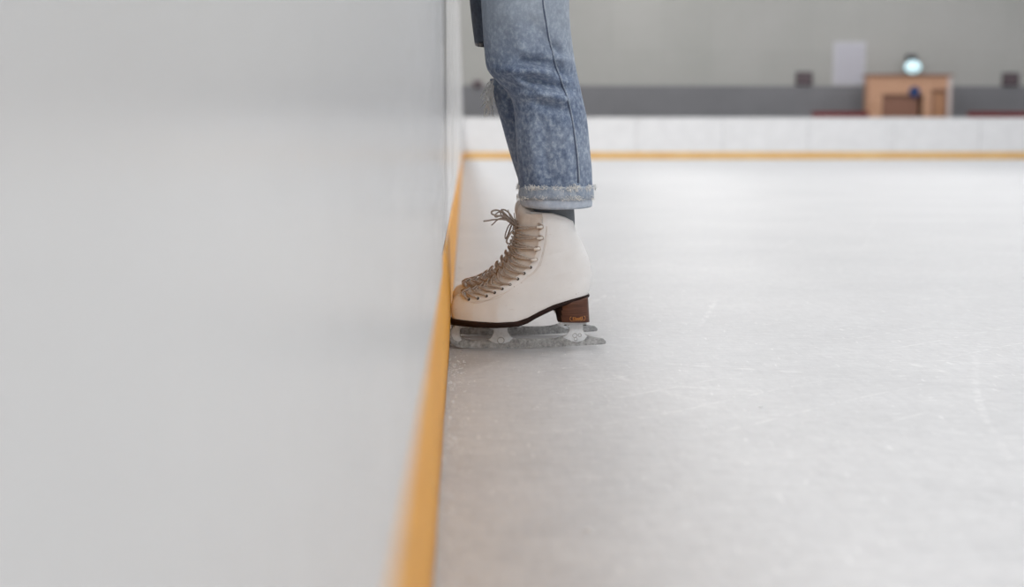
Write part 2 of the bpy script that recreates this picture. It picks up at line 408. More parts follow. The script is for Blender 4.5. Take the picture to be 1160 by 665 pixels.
# lamp on the rear wall
lp = P(1034, 76, YH - .25)
la = empty('wall_lamp', (lp.x, YH, lp.z), 'bright oval lamp glowing on the rear wall above the wooden booth', 'lamp')
bm = BM(); bmesh.ops.create_uvsphere(bm, u_segments=32, v_segments=20, radius=1)
bmesh.ops.scale(bm, verts=bm.verts, vec=(.25, .13, .2)); bmesh.ops.translate(bm, verts=bm.verts, vec=(0, -.26, 0)); obj('lens', bm, GLOW, la, True)
bm = BM(); bmesh.ops.create_cone(bm, cap_ends=True, segments=32, radius1=.2, radius2=.25, depth=.18)
bmesh.ops.rotate(bm, verts=bm.verts, matrix=Matrix.Rotation(PI / 2, 3, 'X')); bmesh.ops.translate(bm, verts=bm.verts, vec=(0, -.13, 0)); obj('housing', bm, METAL, la, False)
obj('bracket', bx(BM(), (-.16, -.16, .22), (.16, 0, .38), .02), METAL, la)
# wall boxes
for px, py, lab in ((911, 89, 'dark wall box with square cells beside the tall white notice'), (1145, 90, 'dark box with square cells on the rear wall over the second red bench')):
    c = P(px, py, YH - .05)
    e = empty('wall_vent', (c.x, YH, c.z), lab, 'vent', 'dark boxes on the rear wall')
    obj('housing', bx(BM(), (-.25, -.08, -.2), (.25, 0, .2), .015), DARK, e)
    bm = BM()
    for i in range(3):
        for j in range(2):
            bx(bm, (-.2 + .14 * i, -.095, -.15 + .17 * j), (-.2 + .14 * i + .1, -.08, -.15 + .17 * j + .12))
    obj('grille', bm, CELL, e)
c = P(541, 95, YH - .05)
e = empty('wall_socket', (c.x, YH - .03, c.z), 'small dark socket box on the rear wall near the corner, by the torn knee', 'socket box')
obj('housing', bx(BM(), (-.14, -.08, -.1), (.14, 0, .1), .015), CELL, e)
obj('cover', bx(BM(), (-.08, -.09, -.05), (.08, -.08, .05), .003), DARK, e)
a = P(944, 47, YH - .03); b = P(980, 97, YH - .03)
n_ = empty('notice_board', ((a.x + b.x) / 2, YH, 0), 'tall white notice on the rear wall beside the wooden booth', 'notice')
w = (b.x - a.x) / 2
obj('frame', bx(BM(), (-w, -.03, b.z), (w, 0, a.z), .006), PAPER, n_)
obj('sheet', bx(BM(), (-w * .86, -.034, b.z + .08), (w * .86, -.03, a.z - .08)), M('notice_print', .6, s2l((198, 197, 206))).m, n_)

# ceiling lamps of the hall (unseen, above frame; row behind camera boosted as fill)
for ix, xx in enumerate((-1.5, 5.5, 12.5, 19.5)):
    for iy, yy in enumerate((-8, 0, 8, 16, 24, 32, 39)):
        l = bpy.data.lights.new('unseen_ceiling_lamp', 'AREA'); l.shape = 'RECTANGLE'; l.size = 1.6; l.size_y = 4.5
        l.energy = 300 * (3.5, .5, .68, 1.1, 1.7, 2.1, 1.2)[iy] * (1.25, 1.1, .85, .7)[ix] * {(1, 2): 4.0, (1, 3): 2.2}.get((ix, iy), .9); l.color = (1.0, .995, .985) if xx < 6 else (.965, .98, 1.0)
        o = bpy.data.objects.new('unseen_ceiling_lamp', l); C.objects.link(o); o.location = (xx, yy, 8.2)
w = bpy.data.worlds.new('world'); bpy.context.scene.world = w; w.use_nodes = True
w.node_tree.nodes['Background'].inputs[0].default_value = (.8, .82, .85, 1); w.node_tree.nodes['Background'].inputs[1].default_value = .3

# ------------------------------------------------------------------ figure skate
X0 = P(510.6, 346, YN).x
SKATE_O = Vector((X0, YN, 0))
def L(px, py):
    p = P(px, py, YN); return (p.x - X0, p.z)
front_px = [(512.3, 360.5), (510.9, 353), (510.8, 346), (512.2, 340), (516, 335), (524, 331.6), (538, 328), (551, 321.5), (563, 311.8), (573.5, 299.6), (582.5, 285.5), (586.5, 266), (586.5, 241)]
back_px = [(665.5, 333.4), (668, 329), (669.4, 325), (670.3, 320), (670.8, 314), (670.5, 308), (669.5, 301), (667.5, 293), (664.5, 285), (660.8, 277), (657, 270), (652.5, 262), (650, 252)]
FR = [L(*p) for p in front_px]; BK = [L(*p) for p in back_px]
sole_px = [(512.3, 360.5), (534.5, 362), (560, 363), (584.5, 362), (596.6, 358), (610, 351), (626, 344), (646.6, 338), (665.5, 333.4)]
SOLE_T = [L(*p) for p in sole_px]
soleb_px = [(512.6, 367), (534.5, 368.3), (560, 368.3), (586, 367.2), (596.6, 363.5), (610, 355.6), (624, 348.6), (646, 341), (667, 335.5)]
SOLE_B = [L(*p) for p in soleb_px]
def zs(tab, x): return lerp_tab(tab, x)
def rimdev(s): return lerp_tab([(0, 0), (.28, .005), (.6, .009), (.82, .006), (1, 0)], s)
W0 = [(0, .030), (.15, .041), (.33, .046), (.55, .037), (.75, .0315), (1, .031)]
W5 = [(0, .031), (.3, .037), (.6, .038), (1, .034)]
W75 = [(0, .034), (.5, .0375), (1, .034)]
W1 = [(0, .040), (.5, .044), (1, .040)]
def half_width(s, t):
    a, b, c, d = (lerp_tab(w_, s) for w_ in (W0, W5, W75, W1))
    return lerp_tab([(0, a), (.2, a * .6 + b * .4), (.5, b), (.75, c), (1, d)], t)
def surf_raw(t, phi):
    """phi: -pi..pi, 0 at the front ridge, negative on the camera side"""
    xf, zf = cat_tab([p[0] for p in FR], t), cat_tab([p[1] for p in FR], t)
    xb, zb_ = cat_tab([p[0] for p in BK], t), cat_tab([p[1] for p in BK], t)
    s = (1 - math.cos(phi)) / 2
    x = xf + (xb - xf) * s
    z = zf + (zb_ - zf) * s
    x_s = SOLE_T[0][0] + (SOLE_T[-1][0] - SOLE_T[0][0]) * s
    lin = SOLE_T[0][1] + (SOLE_T[-1][1] - SOLE_T[0][1]) * s
    z += (zs(SOLE_T, x_s) - lin) * max(0, 1 - t / .42) ** 1.6
    z += rimdev(s) * sm(.8, 1, t)
    p = lerp_tab([(0, .52), (.3, .66), (.5, .74), (1, .78)], t)
    y = half_width(s, t) * abs(math.sin(phi)) ** p * (1 if phi > 0 else -1)
    return Vector((x, y, z))
def surf(t, phi, off=0):
    phi = max(-PI + .001, min(PI - .001, phi))
    p = surf_raw(t, phi)
    if off == 0: return p
    e = .02
    ph = phi if abs(phi) > .06 else (.06 if phi >= 0 else -.06)
    tu = surf_raw(min(1, t + e), ph) - surf_raw(max(0, t - e), ph); pu = surf_raw(t, ph + e) - surf_raw(t, ph - e)
    n = tu.cross(pu)
    if n.length < 1e-12: return p
    n.normalize()
    if n.y * (1 if ph > 0 else -1) < 0: n = -n
    if abs(phi) < .06:
        # average both sides of the ridge
        n = Vector((n.x, 0, n.z)); n.normalize() if n.length > 1e-9 else None
        if n.x > 0: n = -n
    return p + n * off
def find(px, py):
    x, z = L(px, py); best = None
    for i in range(0, 121):
        for j in range(3, 90):
            t = i / 120; ph = -PI * j / 90
            q = surf_raw(t, ph); d = (q.x - x) ** 2 + (q.z - z) ** 2
            if best is None or d < best[0]: best = (d, t, ph)
    return best[1], -best[2]
eye_px = [(531, 337), (541, 335.6), (551, 333), (560, 329.4), (568.6, 325.2), (577.4, 320.3), (585.7, 314.4), (593.3, 308.2), (600.3, 301.6)]
hook_px = [(606.5, 291.8), (610, 280), (612.3, 267.5), (612.8, 255)]
EYES = [find(*p) for p in eye_px]; HOOKS = [find(*p) for p in hook_px]
ALL = EYES + HOOKS
EL = [L(*p) for p in eye_px + hook_px]
def throat(p):
    """signed distance (in side view) from the eyelet row towards the ridge, and distance along from the first eyelet"""
    best = 1e9
    for (ax, az), (bx2, bz2) in zip(EL, EL[1:]):
        dx, dz = bx2 - ax, bz2 - az; l2 = dx * dx + dz * dz
        uc = max(0, min(1, ((p.x - ax) * dx + (p.z - az) * dz) / l2)); best = min(best, math.hypot(p.x - ax - dx * uc, p.z - az - dz * uc))
    if p.z < EL[0][1]:
        (ax, az), (bx2, bz2) = EL[0], EL[1]; sg = 1 if (bx2 - ax) * (p.z - az) - (bz2 - az) * (p.x - ax) > 0 else -1
    else:
        sg = 1 if p.x < lerp_tab([(q[1], q[0]) for q in EL], p.z) else -1
    (ax, az), (bx2, bz2) = EL[0], EL[2]; dx, dz = bx2 - ax, bz2 - az; l = math.hypot(dx, dz)
    al = ((p.x - ax) * dx + (p.z - az) * dz) / l
    return best * sg, al
def ridge_t(t, ph):
    e = surf_raw(t, ph); best = None
    for k in range(10, 201):
        q = surf_raw(k / 200, .001); d = (q - e).length_squared + max(0, q.z - e.z - .012) * .0
        if best is None or d < best[0]: best = (d, k / 200)
    return best[1]

sk = empty('ice_skate', SKATE_O, 'nearer white lace-up figure skate, lace bow at its ankle, toe against the yellow kick plate', 'ice skate', 'pair of white figure skates')
NR, NP_ = 150, 200
bm = BM(); rows = []
for i in range(NR + 1):
    t = i / NR; row = []
    for j in range(NP_):
        ph = -PI + 2 * PI * (j + .5) / NP_
        off = 0.0
        q = surf_raw(t, ph)
        if t > .1 and abs(ph) < 2.2:
            dd, al = throat(q)
            inside = sm(.0045, .006, dd) * sm(-.006, -.003, al)
            off -= .0034 * inside + .0009 * -(sm(-.0062, -.0052, dd) * (1 - inside) * sm(-.011, -.009, al))
        off += .0006 * noise.noise(q * 22) + .0009 * noise.noise(Vector((q.x * 9, q.y * 9 + 5, q.z * 14)))
        row.append(surf(t, ph, off))
    rows.append(row)
# rolled top edge and lining
top = rows[-1]; cx = sum((p.x for p in top)) / len(top)
def inset(k, dz): return [Vector((cx + (p.x - cx) * k, p.y * k, p.z + dz)) for p in top]
rows += [inset(.995, .0022), inset(.97, .003), inset(.94, .001), inset(.925, -.006)]
nlin = len(rows)
rows += [inset(.86, -.02), inset(.78, -.04)]
vr = loft(bm, rows)
bm.faces.new(vr[0][::-1]); 
boot = obj('boot', bm, LEATHER, sk, True)
boot.data.materials.append(LINING)
for p in boot.data.polygons:
    if max(p.vertices) >= NP_ * nlin: p.material_index = 1
sole_rows = []
# tongue
bm = BM(); rows = []
NT = 130; NJ = 90
for i in range(NT + 1):
    t = .2 + .8 * i / NT; row = []
    for j in range(NJ + 1):
        ph = -1.5 + 3.0 * j / NJ
        row.append(surf(t, ph, -.0016 + .0008 * math.sin(i * .5) * math.exp(-ph * ph * 2)))
    rows.append(row)
last = rows[-1]
for k, (dx, dz, sc_) in enumerate([(.0005, .004, 1.0), (.002, .009, .96), (.004, .013, .86), (.007, .0155, .7), (.012, .0155, .6), (.014, .010, .6)]):
    rows.append([Vector((p.x + dx, p.y * sc_, p.z + dz - min(1, abs((j - NJ / 2) / 30)) ** 2.5 * .010 * (1 + k * .25))) for j, p in enumerate(last)])
vr = [[bm.verts.new(p) for p in r] for r in rows]
for i in range(len(rows) - 1):
    for j in range(NJ):
        c_ = (rows[i][j] + rows[i + 1][j + 1]) / 2
        if i < NT:
            dd, al = throat(c_)
            if dd < .0015 or al < -.002: continue
        elif abs(j + .5 - NJ / 2) > 30: continue
        bm.faces.new((vr[i][j], vr[i][j + 1], vr[i + 1][j + 1], vr[i + 1][j]))
bmesh.ops.delete(bm, geom=[v for v in bm.verts if not v.link_faces], context='VERTS')
tg = obj('tongue', bm, TONGUE, sk, True)
md = tg.modifiers.new('thick', 'SOLIDIFY'); md.thickness = .0015; md.offset = -1
# sole
bm = BM(); rows = []
for k, (lv, gr) in enumerate([(0.0, .0), (0.0, .0028), (.35, .0034), (.7, .0034), (1, .0022), (1, -.006)]):
    row = []
    for j in range(96):
        ph = -PI + 2 * PI * (j + .5) / 96
        p = surf_raw(0, ph); s = (1 - math.cos(ph)) / 2
        cxn = SOLE_T[0][0] + (SOLE_T[-1][0] - SOLE_T[0][0]) * .5
        xx = p.x + gr * (-math.cos(ph)); yy = p.y + gr * math.sin(ph) * (1 if gr > 0 else 1)
        zt_, zb2 = zs(SOLE_T, p.x) + .0012, zs(SOLE_B, p.x)
        row.append(Vector((xx, yy, zt_ + (zb2 - zt_) * lv)))
    rows.append(row)
vr = loft(bm, rows); bm.faces.new(vr[0]); bm.faces.new(vr[-1][::-1])
obj('sole', bm, SOLE, sk, True)
# heel
bm = BM(); rows = []
hb_f, hb_b = L(627.7, 363.9), L(667.6, 363.9)
for lv in (0, .03, .3, .6, .9, .97, 1):
    row = []
    for j in range(64):
        a_ = 2 * PI * j / 64
        # plan outline: round back, straight sides, concave breast in front
        cxx, sxx = math.cos(a_), math.sin(a_)
        u = (1 + (abs(cxx) ** .75) * (1 if cxx > 0 else -1)) / 2
        v = (abs(sxx) ** .55) * (1 if sxx > 0 else -1)
        xf_ = L(624, 349)[0] + (hb_f[0] - L(624, 349)[0]) * lv
        xb_ = L(665.8, 335)[0] + (hb_b[0] - L(665.8, 335)[0]) * lv
        xx = xf_ + (xb_ - xf_) * u
        if cxx < 0:  # breast: side corners reach back, centre is hollow
            xx = xf_ + .011 * (1 - abs(v)) + .016 * sm(.25, 1, abs(v)) * (1 - u * 2) * 0 + (xb_ - xf_) * u * .9
        hw = .0305 - .003 * lv - (.012 * (1 - u) ** 2 * (1 - .0 * lv))
        e_ = .0009 if lv in (0, 1) else 0
        zt2 = zs(SOLE_B, xx) + .001; zb2 = hb_f[1]
        row.append(Vector((xx, v * (hw - e_), zt2 + (zb2 - zt2) * lv)))
    rows.append(row)
vr = loft(bm, rows); bm.faces.new(vr[0]); bm.faces.new(vr[-1][::-1])
he = obj('heel', bm, HEEL, sk, True)
he.data.materials.append(SOLE)  # breast shading painted in: front of the heel takes the dark sole colour
_hx = L(635.5, 350)[0]
for p in he.data.polygons:
    if p.center.x < _hx: p.material_index = 1
# gold mark on the heel: brackets with a scripted line between
bm = BM()
def H3(px, py, off=-.0287): x, z = L(px, py); return Vector((x, off, z))
tube(bm, [H3(646, 356.8), H3(644.7, 357.4), H3(644.4, 359), H3(644.7, 360.8), H3(646, 361.4)], .0004, 6)
tube(bm, [H3(660, 356), H3(661.3, 356.6), H3(661.6, 358.2), H3(661.3, 360), H3(660, 360.6)], .0004, 6)
tube(bm, [H3(645.5, 361.5), H3(650, 361.7), H3(656, 361.2), H3(661, 360.8)], .0003, 6)
pts = []
for k in range(61):
    u = k / 60
    pts.append(H3(647.2 + 11.6 * u + .6 * math.sin(u * 44), 358.9 - .6 * u + (1.2 + .6 * math.sin(u * 9)) * math.cos(u * 44)))
tube(bm, pts, .00038, 6)
tube(bm, [H3(648, 360.4), H3(653, 359.9), H3(659, 359.7)], .0005, 6)
obj('gold_mark', bm, GOLD, he, True)
# blade
bp = [(521.5, 369.6), (513.4, 370), (510.3, 373), (508.6, 376.8), (508.9, 379), (507.7, 381), (509.6, 382.6), (508.9, 384.8), (511.2, 386.2), (510.8, 388.6), (513.6, 390), (515.8, 392.6), (521, 393.7), (534, 394.3), (551.7, 394.7), (577.6, 394.8), (600, 394.4), (620.7, 393.7), (640, 392.7), (650, 392), (664, 391.2), (672.4, 390.9), (685.3, 389.8), (686.3, 388.4), (686, 386.4), (682.8, 383.6), (677, 382.5), (670, 381.8), (664.5, 380), (660.8, 377), (659.3, 373), (659.4, 369.5), (660.6, 366.2), (644.5, 366.2), (646.3, 371), (646, 376), (643.5, 379), (638, 381.4), (630, 383), (620.7, 383.9), (603, 384.1), (586.2, 383.9), (580.5, 382.6), (576.6, 379.8), (574.3, 376), (573.8, 372.5), (574.2, 369.2), (559.3, 369.2), (560.4, 373), (560.2, 377), (558.6, 380.5), (554.5, 383.6), (546.5, 385.2), (536, 385.4), (527.6, 384.4), (522.8, 382), (520.4, 378), (520.2, 373.5)]
pts = [L(*p) for p in bp]
zmin = min(z for x, z in pts)
pts = [(x, z - zmin) for x, z in pts]
bm = BM(); prism(bm, pts, -.0021, .0021, .0005)
bl = obj('blade', bm, RUNNER, sk)
def stan(pl, name):
    bm = BM(); prism(bm, [(L(*p)[0], L(*p)[1] - zmin) for p in pl], -.0036, .0036, .0012); return obj(name, bm, STEEL, bl)
stan([(559.3, 369.2), (574.2, 369.2), (573.9, 373), (574.6, 377), (577, 380.6), (581, 383), (577, 387), (570, 389.4), (563, 389.2), (557, 387), (553, 384.8), (557.6, 382), (560, 378), (560.4, 373)], 'stanchion')
stan([(644.5, 366.2), (660.6, 366.2), (659.5, 370), (659.4, 374), (661.5, 378), (665, 380.8), (662, 385), (655, 387.5), (647, 386.6), (641, 383), (637.5, 381.8), (643, 379.5), (645.7, 376), (646.3, 371)], 'stanchion')
stan([(521.5, 369.6), (513.4, 370), (511, 374), (511.5, 380), (514, 385), (519, 387.5), (523, 385.5), (521, 381), (520, 377), (520.4, 373)], 'stanchion')
bm = BM()
a = L(515, 366.6); b = L(590, 369.4)
bx(bm, (a[0], -.017, b[1] - .0005), (b[0], .017, a[1]), .0008); obj('mounting_plate', bm, STEEL, bl); bm = BM()
a = L(634, 363.4); b = L(664, 366.4)
bx(bm, (a[0], -.014, b[1] - .0005), (b[0], .014, a[1]), .0008)
obj('mounting_plate', bm, STEEL, bl)
bm = BM(); c = L(567.3, 385.6)
tube(bm, [Vector((c[0] + .0062 * math.cos(k * PI / 12), -.0037, c[1] - zmin + .0058 * math.sin(k * PI / 12))) for k in range(25)], .0007, 6, cap=False)
obj('stamped_ring', bm, RUNNER, bl, True); bm = BM()
for cx_, cz_, r_ in ((651, 380, .004), (656.5, 379.5, .003), (652, 384, .003)):
    c = L(cx_, cz_); tube(bm, [Vector((c[0] + r_ * math.cos(k * PI / 8), -.0037, c[1] - zmin + r_ * math.sin(k * PI / 8))) for k in range(17)], .0006, 6, cap=False)
obj('stamped_mark', bm, RUNNER, bl, True)
# screws fixing the plates
for px in (528, 548, 584, 640, 662):
    x_, z_ = L(px, 370 if px < 600 else 367)
    for sy in (-.012, .012):
        bm = BM(); r = bmesh.ops.create_cone(bm, cap_ends=True, segments=12, radius1=.003, radius2=.0022, depth=.002)
        bmesh.ops.translate(bm, verts=r['verts'], vec=(x_, sy, z_ - .0002)); obj('screw', bm, HOLE, bl)

# eyelets and hooks
def frame(t, ph, off):
    p = surf(t, ph, off); q = surf(t, ph, off + .01); n = (q - p).normalized()
    return p, n
def ringmesh():
    bm = BM()
    tube(bm, [Vector((.0021 * math.cos(k * PI / 8), .0021 * math.sin(k * PI / 8), .0003)) for k in range(17)], .0007, 6, cap=False)
    r = bmesh.ops.create_circle(bm, cap_ends=True, segments=12, radius=.0019)
    bmesh.ops.translate(bm, verts=r['verts'], vec=(0, 0, .0003))
    bmesh.ops.recalc_face_normals(bm, faces=bm.faces); me = bpy.data.meshes.new('eyelet'); bm.to_mesh(me); bm.free(); me.materials.append(HOLE)
    for p in me.polygons: p.use_smooth = True
    return me
def hookmesh():
    bm = BM()
    tube(bm, catmull([(.0, 0, -.001), (0, 0, .003), (-.002, 0, .0048), (-.0055, 0, .0048), (-.0075, 0, .0036)], 12), [.0026] * 12, 8, 1.0)
    r = bmesh.ops.create_cone(bm, cap_ends=True, segments=16, radius1=.0044, radius2=.0036, depth=.0012)
    bmesh.ops.recalc_face_normals(bm, faces=bm.faces); me = bpy.data.meshes.new('lace_hook'); bm.to_mesh(me); bm.free(); me.materials.append(HOOK)
    for p in me.polygons: p.use_smooth = True
    return me
EM, HM = ringmesh(), hookmesh()
for lst, me, nm in ((EYES, EM, 'eyelet'), (HOOKS, HM, 'lace_hook')):
    for t, ph in lst:
        for sgn in (-1, 1):
            p, n = frame(t, ph * sgn, .0011)
            o = bpy.data.objects.new(nm, me); C.objects.link(o); o.parent = sk
            zx = n; xx = (surf(t, ph * sgn + sgn * .05) - surf(t, ph * sgn - sgn * .05)).normalized(); yy = zx.cross(xx).normalized(); xx = yy.cross(zx)
            mt = Matrix((xx, yy, zx)).transposed().to_4x4(); mt.translation = p
            o.matrix_local = mt
# laces: criss-cross over the tongue
bm = BM()
RT = {e: ridge_t(*e) for e in ALL}
def cross(a, b, sgn, lift=.0026, r=.00155, n=34):
    (t1, p1), (t2, p2) = a, b; pts = []
    r1, r2 = RT[a], RT[b]; tr = (r1 + r2) / 2
    for k in range(n + 1):
        u = k / n; ph = -p1 + (p1 + p2) * u
        f = 1 - (abs(ph) / (p1 if ph < 0 else p2)) ** 1.25
        te = t1 if ph < 0 else t2
        t = te + (tr - te) * f; ph *= sgn
        l = lift + .0022 * math.sin(PI * u) + .0006 * math.sin(u * 9 + sgn)
        pts.append(surf(t, ph, l))
    # smooth the crossing over the ridge
    for _ in range(3):
        pts = [pts[0]] + [(pts[i - 1] + pts[i] * 2 + pts[i + 1]) / 4 for i in range(1, len(pts) - 1)] + [pts[-1]]
    tube(bm, pts, r, 8, .75)
cross(EYES[0], EYES[0], 1)
for i in range(len(ALL) - 1):
    for sgn in (-1, 1):
        cross(ALL[i], ALL[i + 1], sgn, .0026 if sgn > 0 else .0036)
for i in range(len(EYES), len(ALL)):
    for sgn in (-1, 1):     # turn round each hook
        t, ph = ALL[i]
        tube(bm, [surf(t - .012, (ph - .1) * sgn, .003), surf(t - .004, (ph + .05) * sgn, .003), surf(t + .006, (ph + .03) * sgn, .003), surf(t + .014, (ph - .12) * sgn, .003)], .0015, 8)
    cross(ALL[i], ALL[i], 1, .0028)
obj('laces', bm, LACE, sk, True)
def bow():
    bm = BM()
    def B(px, py, y): x, z = L(px, py); return Vector((x, y, z))
    K = (585.5, 256.5)
    def T(lst, r=.0015): tube(bm, catmull([B(px, py, y) for px, py, y in lst], 48), r * 1.15, 8, .7)
    T([(K[0], K[1], -.004), (580, 246, -.014), (575, 239.5, -.018), (570, 237, -.016), (567, 239, -.013), (568.3, 244.5, -.010), (576, 251, -.006), (K[0], K[1] + .5, -.002)])
    T([(K[0], K[1], 0), (579, 250, -.010), (571, 244.6, -.018), (562, 243.6, -.022), (556.8, 241.4, -.024), (557.3, 238.6, -.022), (563, 237.6, -.018), (570, 240.5, -.014), (577, 247, -.010), (K[0], K[1], -.004)])
    T([(K[0], K[1], -.004), (578, 250.5, -.014), (570, 248, -.020), (560, 248, -.024), (553, 249, -.026), (547.5, 249.6, -.028)])
    T([(K[0], K[1], -.003), (580.5, 261, -.010), (576, 267, -.014), (573.6, 272.5, -.016), (575.4, 275.4, -.016), (578.4, 274, -.014), (581.5, 268, -.010), (585, 261, -.006), (K[0], K[1], -.004)])
    T([(K[0], K[1], -.003), (584, 251, -.006), (582.6, 246, -.008), (582.2, 241, -.008)], .0009)
    # knot
    for k in range(3):
        tube(bm, [B(K[0] - 1.5 + 2.4 * math.cos(a_ * PI / 6) * .9, K[1] - .8 + k * 1.1 + 1.2 * math.sin(a_ * PI / 6 + k), -.003 - .004 * math.sin(a_ * PI / 6)) for a_ in range(12)], .0018, 8)
    return obj('lace_bow', bm, BOWLACE, sk, True)
bow()
# stitched seam lines down the side of the boot
bm = BM()
for ox, oy, r in ((4.0, 3.6, .00035), (5.2, 4.7, .0003)):
    line = [find(px + ox * (1 if k > 8 else .75), py + oy * (1 if k < 9 else max(.1, 1 - (k - 8) * .3))) for k, (px, py) in enumerate(eye_px + hook_px)]
    line = catmull([(a_, b_, 0) for a_, b_ in line], 80)
    for sgn in (-1, 1):
        tube(bm, [surf(v.x, v.y * sgn, .0003) for v in line], r, 6)
obj('stitching', bm, TONGUE, boot, True)

# second skate: a copy of the first with all of its parts
def copy_tree(o, parent=None):
    c = o.copy(); C.objects.link(c); c.parent = parent
    for ch in list(o.children):
        copy_tree(ch, c)
    return c
sk2 = copy_tree(sk)
sk2.location = (P(512.5, 346, YF).x, YF, 0)
for ch in sk2.children:     # its bow falls towards the other side
    if ch.name.startswith('lace_bow'):
        kx, kz = L(585.5, 256.5)
        ch.matrix_local = Matrix.Translation((kx, 0, kz)) @ Matrix.Rotation(math.radians(-75), 4, 'Z') @ Matrix.Rotation(math.radians(-20), 4, 'Y') @ Matrix.Translation((-kx, 0, -kz))
sk2['label'] = 'white lace-up figure skate half hidden behind the nearer one, yellow glow on its toe'

# ------------------------------------------------------------------ person
person = empty('person', (P(625, 245, YN).x, (YN + YF) / 2, 0), 'person in ripped light blue jeans and dark socks standing in skates against the rink board', 'person')
po = Vector(person.location)
def part(name, bm, mat, parent=person, smooth=True, recalc=True):
    bmesh.ops.translate(bm, verts=bm.verts, vec=-po)
    return obj(name, bm, mat, parent, smooth, recalc)
def w3(px, py, Y): return P(px, py, Y)
# jeans: rows of (py, left px, right px) for each leg, continued above the frame to the hips
near = [(232, 591, 669), (222, 588.5, 671), (208, 587.5, 671), (190, 586.5, 670.3), (170, 585, 668.2), (150, 584, 666.4), (130, 583, 664), (115, 580.5, 660.5), (105, 575, 658.3), (97, 568, 656.6), (90, 561, 655), (83, 554.5, 653.4), (76, 551, 652), (66, 549.6, 650.4), (52, 548.4, 648.4), (36, 547.3, 646.4), (18, 546, 645), (0, 545, 644.6), (-40, 543, 646), (-90, 543, 652), (-140, 546, 662), (-180, 550, 672)]
far = [(226, 590, 650), (214, 588.5, 651), (205, 587.5, 651), (180, 579.5, 650), (160, 573.5, 648), (145, 569.5, 645), (120, 562, 640), (105, 558.6, 637), (95, 556.5, 635), (88, 554.5, 634), (78, 550, 632), (66, 544, 630), (54, 539.5, 628.5), (49, 537.5, 628), (44, 537, 627.6), (25, 534.5, 626), (0, 531.8, 625), (-40, 530, 626), (-90, 532, 634), (-140, 538, 646), (-180, 544, 656)]
def dist_seg(x, z, a, b):
    ax, az = a; bx_, bz = b; dx, dz = bx_ - ax, bz - az
    t = max(0, min(1, ((x - ax) * dx + (z - az) * dz) / (dx * dx + dz * dz)))
    return math.hypot(x - ax - dx * t, z - az - dz * t)
FOLDS = [  # (pixel a, pixel b, amplitude, width px): creases of the loose denim round the knee
    ((590, 70), (630, 77), -.0075, 5), ((592, 91), (636, 100), -.008, 4.5), ((606, 116), (638, 127), -.005, 5), ((575, 80), (618, 84), .006, 5.5), ((552, 78), (592, 87), .005, 3.5), ((570, 98), (600, 105), -.004, 4),
    ((562, 96), (604, 101), .003, 5), ((585, 106), (640, 113), .005, 5), ((626, 55), (632, 60), -.007, 4), ((633, 82), (641, 88), -.007, 4.5), ((640, 70), (652, 76), .005, 5),
    ((600, 30), (622, 52), -.003, 7), ((575, 20), (590, 60), .002, 9), ((642, 24), (648, 46), .003, 5), ((596, 150), (606, 205), .002, 7), ((612, 140), (620, 200), -.0022, 6),
    ((634, 130), (642, 205), .002, 7), ((660, 140), (665, 200), -.003, 4), ((588, 130), (592, 200), -.002, 5), ((640, 100), (658, 108), -.004, 4), ((556, 84), (590, 94), .004, 4), ((575, 92), (588, 118), -.003, 5)]
def leg_tube(bm, tab, Y, yspread, nseg=96, nrow=170, fold=True, hole=None, back=None):
    py0, py1 = tab[0][0], tab[-1][0]
    rows = []
    tabL = sorted((r[0], r[1]) for r in tab); tabR = sorted((r[0], r[2]) for r in tab)
    def smooth_tab(tb, v):
        return (lerp_tab(tb, v - 3) + lerp_tab(tb, v) + lerp_tab(tb, v + 3)) / 3
    for i in range(nrow + 1):
        py = py0 + (py1 - py0) * i / nrow
        l, r = smooth_tab(tabL, py), smooth_tab(tabR, py)
        a = w3(l, py, Y); b = w3(r, py, Y)
        cx_, hw, z = (a.x + b.x) / 2, (b.x - a.x) / 2, a.z
        hy = lerp_tab(yspread, py)
        yo = lerp_tab([(-180, back or 0), (-60, (back or 0) * .4), (0, 0), (300, 0)], py)
        row = []
        for j in range(nseg):
            th = 2 * PI * j / nseg
            c_, s_ = math.cos(th), math.sin(th)
            ux = (abs(c_) ** .92) * (1 if c_ > 0 else -1); uy = (abs(s_) ** .92) * (1 if s_ > 0 else -1)
            px_here = (l + r) / 2 + (r - l) / 2 * ux
            d = .0012 * noise.noise(Vector((th * 2, z * 18, Y))) + .0016 * noise.noise(Vector((math.cos(th) * 3, math.sin(th) * 3, z * 9 + Y)))
            if fold:
                side = abs(s_) ** 1.2
                for fa, fb2, am, wd in FOLDS:
                    q = dist_seg(px_here, py, fa, fb2)
                    if q < wd * 3: d += 2.2 * am * math.exp(-(q / wd) ** 2) * side
            row.append(Vector((cx_ + hw * ux + d * c_ * .4, Y + yo + (hy + d) * uy, z)))
        rows.append(row)
    vr = [[bm.verts.new(p) for p in rw] for rw in rows]
    for i in range(nrow):
        py = py0 + (py1 - py0) * (i + .5) / nrow
        for j in range(nseg):
            th = 2 * PI * (j + .5) / nseg
            if hole:
                h0, h1 = hole; dth = abs(((th - PI + PI) % (2 * PI)) - PI)
                wid = 1.25 + .14 * noise.noise(Vector((py * .3, 2, 0)))
                if h0 < py + 1.2 * math.sin(th * 9) < h1 and dth < wid: continue
            bm.faces.new((vr[i][j], vr[i][(j + 1) % nseg], vr[i + 1][(j + 1) % nseg], vr[i + 1][j]))
    return rows
YS = [(-180, .098), (-60, .088), (0, .078), (60, .072), (110, .068), (170, .067), (232, .066)]
bm = BM()
nrows = leg_tube(bm, near, YN, YS, back=-.005)
leg_tube(bm, far, YF, [(a_, b_ * .97) for a_, b_ in YS], hole=(51, 90), fold=False, back=.005)
